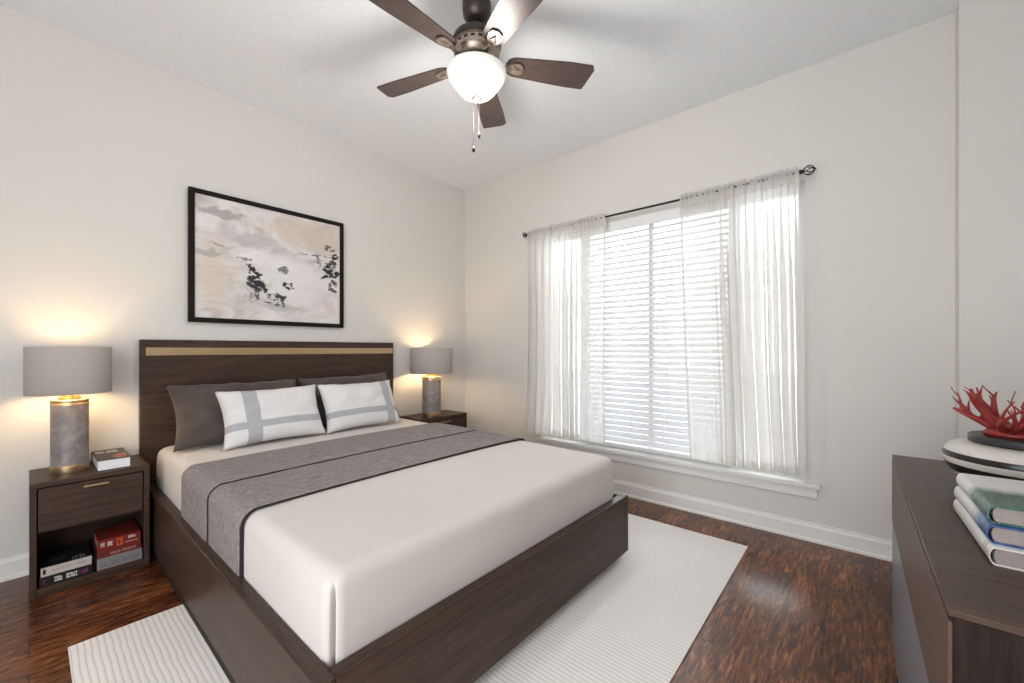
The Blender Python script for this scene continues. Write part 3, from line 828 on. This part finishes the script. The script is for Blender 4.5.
# ------------------------------------------------------------------ framed picture
pf = thing('framed_picture', 'black-framed abstract painting in cream, grey and black above the headboard', 'picture', (XL, 1.118, 1.69))
FW, FH, ft = .49, .412, .030
bm = bmesh.new(); d0, d1 = .002, .032
box(bm, d0, d1, -FW, FW, FH-ft, FH, .002); box(bm, d0, d1, -FW, FW, -FH, -FH+ft, .002)
box(bm, d0, d1, -FW, -FW+ft, -FH+ft, FH-ft); box(bm, d0, d1, FW-ft, FW, -FH+ft, FH-ft)
obj('frame', bm, M['black_frame'], pf)
bm = bmesh.new(); grid(bm, lambda u, v: Vector((.024, -FW+ft+u*2*(FW-ft), -FH+ft+v*2*(FH-ft))), 1, 1)
g2 = grid(bm, lambda u, v: Vector((.006, -FW+ft+u*2*(FW-ft), -FH+ft+v*2*(FH-ft))), 1, 1)
obj('canvas', bm, M['art'], pf)

# ------------------------------------------------------------------ ceiling fan
FX, FY = -1.40, 1.385
fan = thing('ceiling_fan', 'bronze five-blade ceiling fan with lit frosted bowl light', 'ceiling fan', (FX, FY, ZC-.014))
obj('canopy', lathe(bmesh.new(), [(0, .0135), (.068, .0135), (.068, -.02), (.064, -.045), (.052, -.066), (.036, -.076), (0, -.076)], 48), M['bronze'], fan, True, 35)
obj('downrod', lathe(bmesh.new(), [(0, -.0765), (.026, -.0765), (.030, -.09), (.022, -.105), (.020, -.125), (.034, -.135), (0, -.135)], 32), M['black_metal'], fan, True, 35)
obj('motor_housing', lathe(bmesh.new(), [(0, -.1355), (.045, -.1355), (.085, -.142), (.110, -.156), (.118, -.175), (.118, -.185), (.112, -.19), (0, -.19)], 64), M['bronze'], fan, True, 35)
bm = lathe(bmesh.new(), [(0, -.1905), (.112, -.1905), (.114, -.197), (.108, -.200), (.108, -.232), (.098, -.242), (.094, -.252), (.080, -.262), (0, -.262)], 64)
mh = obj('switch_housing', bm, M['bronze_light'], fan, True, 35)
bm = bmesh.new()
for i in range(20):
    a = 2*PI*i/20
    r = bmesh.ops.create_cube(bm, size=1); T = Matrix.Rotation(a, 4, 'Z') @ Matrix.Translation((.1085, 0, -.211)) @ Matrix.Diagonal((.002, .018, .010, 1))
    bmesh.ops.transform(bm, matrix=T, verts=r['verts'])
obj('vent_slot', bm, M['black_metal'], mh)
obj('light_fitter', lathe(bmesh.new(), [(0, -.2625), (.066, -.2625), (.066, -.285), (.092, -.295), (.120, -.300), (.120, -.307), (0, -.307)], 64), M['bronze'], fan, True, 35)
bm = lathe(bmesh.new(), [(.118, -.3075), (.134, -.308), (.142, -.313), (.142, -.322), (.134, -.340), (.119, -.362), (.106, -.376), (.096, -.392), (.076, -.412), (.046, -.426), (.02, -.431), (0, -.432)], 72, caps=False)
obj('glass_bowl', bm, M['bowl'], fan, True)
obj('bowl_finial', lathe(bmesh.new(), [(0, -.4325), (.022, -.4325), (.024, -.438), (.018, -.445), (.008, -.451), (0, -.453)], 32), M['bronze'], fan, True, 40)
for (px, py, L_, s) in ((.010, .006, .150, .9), (-.012, -.009, .215, 1.1)):
    bm = bmesh.new(); tube(bm, [(px, py, -.447), (px, py, -.447-L_)], .0011, 6)
    for q in range(int(L_/.006)): bmesh.ops.create_icosphere(bm, subdivisions=1, radius=.0018, matrix=Matrix.Translation((px, py, -.449-q*.006)))
    ch = obj('pull_chain', bm, M['bronze'], fan)
    obj('chain_fob', lathe(bmesh.new(), [(0, 0), (.003, -.001), (.0065*s, -.014), (.007*s, -.022), (.004, -.029), (0, -.030)], 16, (px, py, -.447-L_)), M['black_metal'], ch, True)
BR = .578
def blade_bm():
    bm = bmesh.new(); uvl = bm.loops.layers.uv.verify()
    r0, r1 = .140, BR; N = 40; W = 9
    def half(t):   # half widths (leading, trailing) along t in 0..1
        root = min(1, math.sqrt(max(0, 1-(1-min(t/.12, 1))**2)))
        wd = .050+.021*min(1, t/.7)
        tip = 1.0 if t < .955 else math.sqrt(max(0, 1-((t-.955)/.045)**2))*.35+.65
        return wd*(.25+.75*root)*tip
    rows = []
    for side in (1, -1):
        g = []
        for i in range(N+1):
            t = i/N; hw = half(t)
            row = []
            for j in range(W+1):
                s = 2*j/W-1
                x = r0+(r1-r0)*t - (0.018*(s+1)/2*(1 if t > .9 else 0)*(t-.9)/.1)
                row.append(bm.verts.new((x, s*hw, side*.003)))
            g.append(row)
        for i in range(N):
            for j in range(W):
                f = bm.faces.new((g[i][j], g[i+1][j], g[i+1][j+1], g[i][j+1]))
                for lp, (a, b) in zip(f.loops, ((i, j), (i+1, j), (i+1, j+1), (i, j+1))): lp[uvl].uv = (a/N, b/W*.3)
        rows.append(g)
    A, Bq = rows
    for i in range(N):
        for j in (0, W): bm.faces.new((A[i][j], A[i+1][j], Bq[i+1][j], Bq[i][j]))
    for j in range(W):
        for i in (0, N): bm.faces.new((A[i][j], A[i][j+1], Bq[i][j+1], Bq[i][j]))
    return bm
def iron_bm():
    bm = bmesh.new()
    # arm from hub to blade, then a rounded plate with a raised ring
    tube(bm, [(.080, 0, .012), (.10, 0, -.006), (.125, 0, -.016), (.155, 0, -.010)], [.011, .010, .009, .010], 10)
    pts = [(.142, .014), (.165, .026), (.198, .032), (.220, .024), (.228, 0), (.220, -.024), (.198, -.032), (.165, -.026), (.142, -.014)]
    lo = [bm.verts.new((x, y, -.012)) for x, y in pts]; hi = [bm.verts.new((x, y, -.0042)) for x, y in pts]
    bm.faces.new(lo); bm.faces.new(hi)
    for i in range(len(pts)): j = (i+1) % len(pts); bm.faces.new((lo[i], lo[j], hi[j], hi[i]))
    tube(bm, [(.175, .012, -.014), (.205, 0, -.016), (.175, -.012, -.014)], .004, 8)
    return bm
AZ0 = 52
for k in range(5):
    a = math.radians(AZ0+72*k); T = Matrix.Translation((0, 0, -.262)) @ Matrix.Rotation(a, 4, 'Z')
    bmb = blade_bm(); bmesh.ops.transform(bmb, matrix=Matrix.Rotation(math.radians(-12), 4, 'X'), verts=bmb.verts)
    ob = obj('blade', bmb, M['blade'], fan); ob.matrix_local = T
    bmi = iron_bm(); bmesh.ops.transform(bmi, matrix=Matrix.Rotation(math.radians(-12), 4, 'X'), verts=bmi.verts)
    oi = obj('blade_iron', bmi, M['bronze_light'], fan, True, 40); oi.matrix_local = T
lamp('fan_light', (0, 0, -.52), 13, (1, .95, .88), .10, fan)

# ------------------------------------------------------------------ dresser
DZ = .706
dr = thing('dresser', 'low dark wood dresser with grey lower doors at the right edge of the room', 'dresser', (.088, 2.150, 0), math.radians(.65))
DL, DD = 1.222, .452
def dp(nm, bm, m, par=dr, **k): return obj(nm, bm, m, par, **k)
dp('top', B(0, DD, -DL, 0, DZ-.011, DZ, .0012), M['dresser_top'])
dp('carcass', B(.006, DD, -DL+.0005, -.0005, 0, DZ-.0115, .001), M['wood_shaded'])
dp('shadow_gap', B(.0022, .0058, -DL+.002, -.002, DZ-.0185, DZ-.0118), M['black_void'])
dp('drawer_front', B(0, .0055, -DL, 0, .458, DZ-.019, .001), M['woodz'])
for a, b in ((-DL, -DL*2/3), (-DL*2/3, -DL/3), (-DL/3, 0)):
    dp('door', B(0.001, .0055, a+.001, b-.001, .002, .456, .0008), M['grey_lacquer'])

# vase with coral
VX, VY = .335, 1.76
vs = thing('vase', 'squat round black-and-white banded bowl vase on the dresser', 'vase', (VX, VY, DZ))
obj('bowl', lathe(bmesh.new(), [(0, .001), (.080, .001), (.090, .006), (.118, .030), (.141, .060), (.153, .088), (.1535, .106), (.145, .124), (.128, .136), (.102, .142), (.098, .140), (0, .140)], 96), M['vase'], vs, True, 50)
obj('rim', lathe(bmesh.new(), [(0, .1425), (.096, .1425), (.1005, .1445), (.1015, .147), (.1015, .160), (.098, .163), (0, .163)], 96), M['charcoal'], vs, True, 40)
def coral():
    bm = bmesh.new(); rnd = random.Random(11)
    def branch(p, d, r, ln, depth):
        pts = [p]; rad = [r]; n = 5; cur = Vector(p); dd = Vector(d).normalized()
        bend = Vector((rnd.uniform(-1, 1), rnd.uniform(-1, 1), rnd.uniform(-.1, .9)))*.22
        for i in range(n):
            dd = (dd+bend*.5+Vector((rnd.uniform(-1, 1), rnd.uniform(-1, 1), rnd.uniform(-1, 1)))*.10).normalized()
            cur = cur+dd*ln/n; pts.append(cur.copy()); rad.append(max(.0012, r*(1-(i+1)/n*.72)))
        tube(bm, pts, rad, 8)
        if depth > 0:
            for q in range(rnd.randint(1, 2)):
                i = rnd.randint(2, 4); sd = (dd+Vector((rnd.uniform(-1, 1), rnd.uniform(-1, 1), rnd.uniform(-.1, 1)))*.95).normalized()
                branch(pts[i], sd, rad[i]*.9, ln*.55, depth-1)
    for i in range(17):
        a = 2*PI*i/17+rnd.uniform(-.15, .15); el = rnd.choice((.16, .4, .65, .9))+rnd.uniform(-.08, .08)
        branch(Vector((.022*math.cos(a), .022*math.sin(a), .015)), (math.cos(a)*math.cos(el), math.sin(a)*math.cos(el), math.sin(el)), 0.0125, rnd.uniform(.095, .135), 2)
    lathe(bm, [(0, .0005), (.052, .0005), (.056, .006), (.045, .018), (.02, .028), (0, .030)], 24)
    return bm
co = obj('coral_ornament', coral(), M['coral'], None, True); co.location = (VX-.018, VY, DZ+.1635)
setp(co, 'red branching coral ornament standing on the banded vase', 'ornament')

# three hardcovers on the dresser
def art_book(label, x0, y0, ang, z0, z1, W, D, mode):
    o = thing('hardcover_book', label, 'book', (x0, y0, z0), ang); H = z1-z0
    t = NT('cover_'+('teal_tangle', 'blue_wash', 'plain_cream_gold')[mode]); c = t.n('ShaderNodeTexCoord'); sp = t.n('ShaderNodeSeparateXYZ'); t.L(c.outputs['Object'], sp.inputs[0])
    n = t.noise(t.coord('Object', (1, 1, 1)), 26, 5, .7, 1.5); nf = t.noise(t.coord('Object', (1, 1, 1)), 70, 3, .6, 8)
    white = (.66, .66, .65)
    yy = t.math('ADD', sp.outputs[1], t.math('MULTIPLY', t.math('SUBTRACT', n, .5), .07))
    if mode == 0:
        m = t.math('DIVIDE', t.math('SUBTRACT', .155, yy), .05, clamp=True)
        pic = t.ramp(nf, [(.42, (.004, .035, .05)), (.50, (.006, .11, .13)), (.55, (.03, .17, .10)), (.60, (.22, .26, .08)), (.66, (.5, .54, .4))])
        col = t.mix(m, white, pic)
    elif mode == 1:
        m = t.math('DIVIDE', t.math('SUBTRACT', .125, yy), .07, clamp=True)
        pic = t.ramp(n, [(.35, (.01, .03, .13)), (.5, (.03, .09, .27)), (.62, (.10, .22, .40))])
        col = t.mix(m, white, pic)
    else:
        b = t.math('MAXIMUM', t.math('MULTIPLY', t.math('GREATER_THAN', sp.outputs[1], .024), t.math('LESS_THAN', sp.outputs[1], .030)),
                   t.math('MULTIPLY', t.math('GREATER_THAN', sp.outputs[1], .036), t.math('LESS_THAN', sp.outputs[1], .041)))
        col = t.mix(b, white, (.50, .36, .12))
    t.set(Base_Color=col, Roughness=.3)
    # C-shaped cover: bottom board, rounded spine, top board (profile in x,z, extruded along y)
    ct = .003; pr = []
    N = 12
    outer = [(D, 0)]+[(H/2-H/2*math.sin(PI*k/N)*.55-H*.12, H/2-H/2*math.cos(PI*k/N)) for k in range(N+1)]+[(D, H)]
    inner = [(D, H-ct)]+[(H/2-(H/2-ct)*math.sin(PI*k/N)*.55-H*.12, H/2+(H/2-ct)*math.cos(PI*k/N)) for k in range(N+1)]+[(D, ct)]
    prof = outer+inner; bm = bmesh.new()
    A = [bm.verts.new((x, 0, z)) for x, z in prof]; Bq = [bm.verts.new((x, W, z)) for x, z in prof]
    n_ = len(prof)
    for i in range(n_): bm.faces.new((A[i], A[(i+1) % n_], Bq[(i+1) % n_], Bq[i]))
    m_ = len(outer)
    for V in (A, Bq):
        for i in range(m_-1): bm.faces.new((V[i], V[i+1], V[n_-2-i], V[n_-1-i]))
    obj('cover', bm, t.m, o, True, 35)
    bm = bmesh.new(); N2 = 10
    pp = [(D-.006, ct+.0003)]+[(H/2-(H/2-ct-.002)*math.sin(PI*k/N2)*.5-H*.10+.003, H/2-(H/2-ct-.0003)*math.cos(PI*k/N2)) for k in range(N2+1)]+[(D-.006, H-ct-.0003)]
    A = [bm.verts.new((x, .004, z)) for x, z in pp]; Bq = [bm.verts.new((x, W-.004, z)) for x, z in pp]
    for i in range(len(pp)): j = (i+1) % len(pp); bm.faces.new((A[i], A[j], Bq[j], Bq[i]))
    bm.faces.new(A); bm.faces.new(Bq)
    obj('page_block', bm, M['pages'], o, True, 35)
    return o
bh = .035
art_book('white-spined hardcover with gold bands, bottom of the stack on the dresser', .178, 1.168, math.radians(1.6), DZ+.0005, DZ+bh, .32, .27, 2)
art_book('white hardcover with deep blue wash on its spine, middle of the dresser stack', .178, 1.185, math.radians(1.8), DZ+bh+.0005, DZ+2*bh, .29, .265, 1)
art_book('white hardcover with teal tangled artwork, top of the stack on the dresser', .181, 1.195, math.radians(2.2), DZ+2*bh+.0005, DZ+3*bh, .265, .265, 0)

# ------------------------------------------------------------------ groups of repeated things
GROUPS = {'nightstand': 'nightstands on both sides of the bed', 'table_lamp': 'table lamps on the nightstands', 'sheer_curtain': 'sheer curtains on the window rod',
          'pillow': 'charcoal pillows against the headboard', 'cushion': 'banded cushions on the bed', 'hardcover_book': 'hardcovers stacked on the dresser'}
for o in S.objects:
    if o.parent is None and o.get('label'):
        g = GROUPS.get(o.name.split('.')[0])
        if g: o['group'] = g
        if o.name.split('.')[0] == 'book' and 'cubby' in o['label']: o['group'] = 'books in the nightstand cubby'
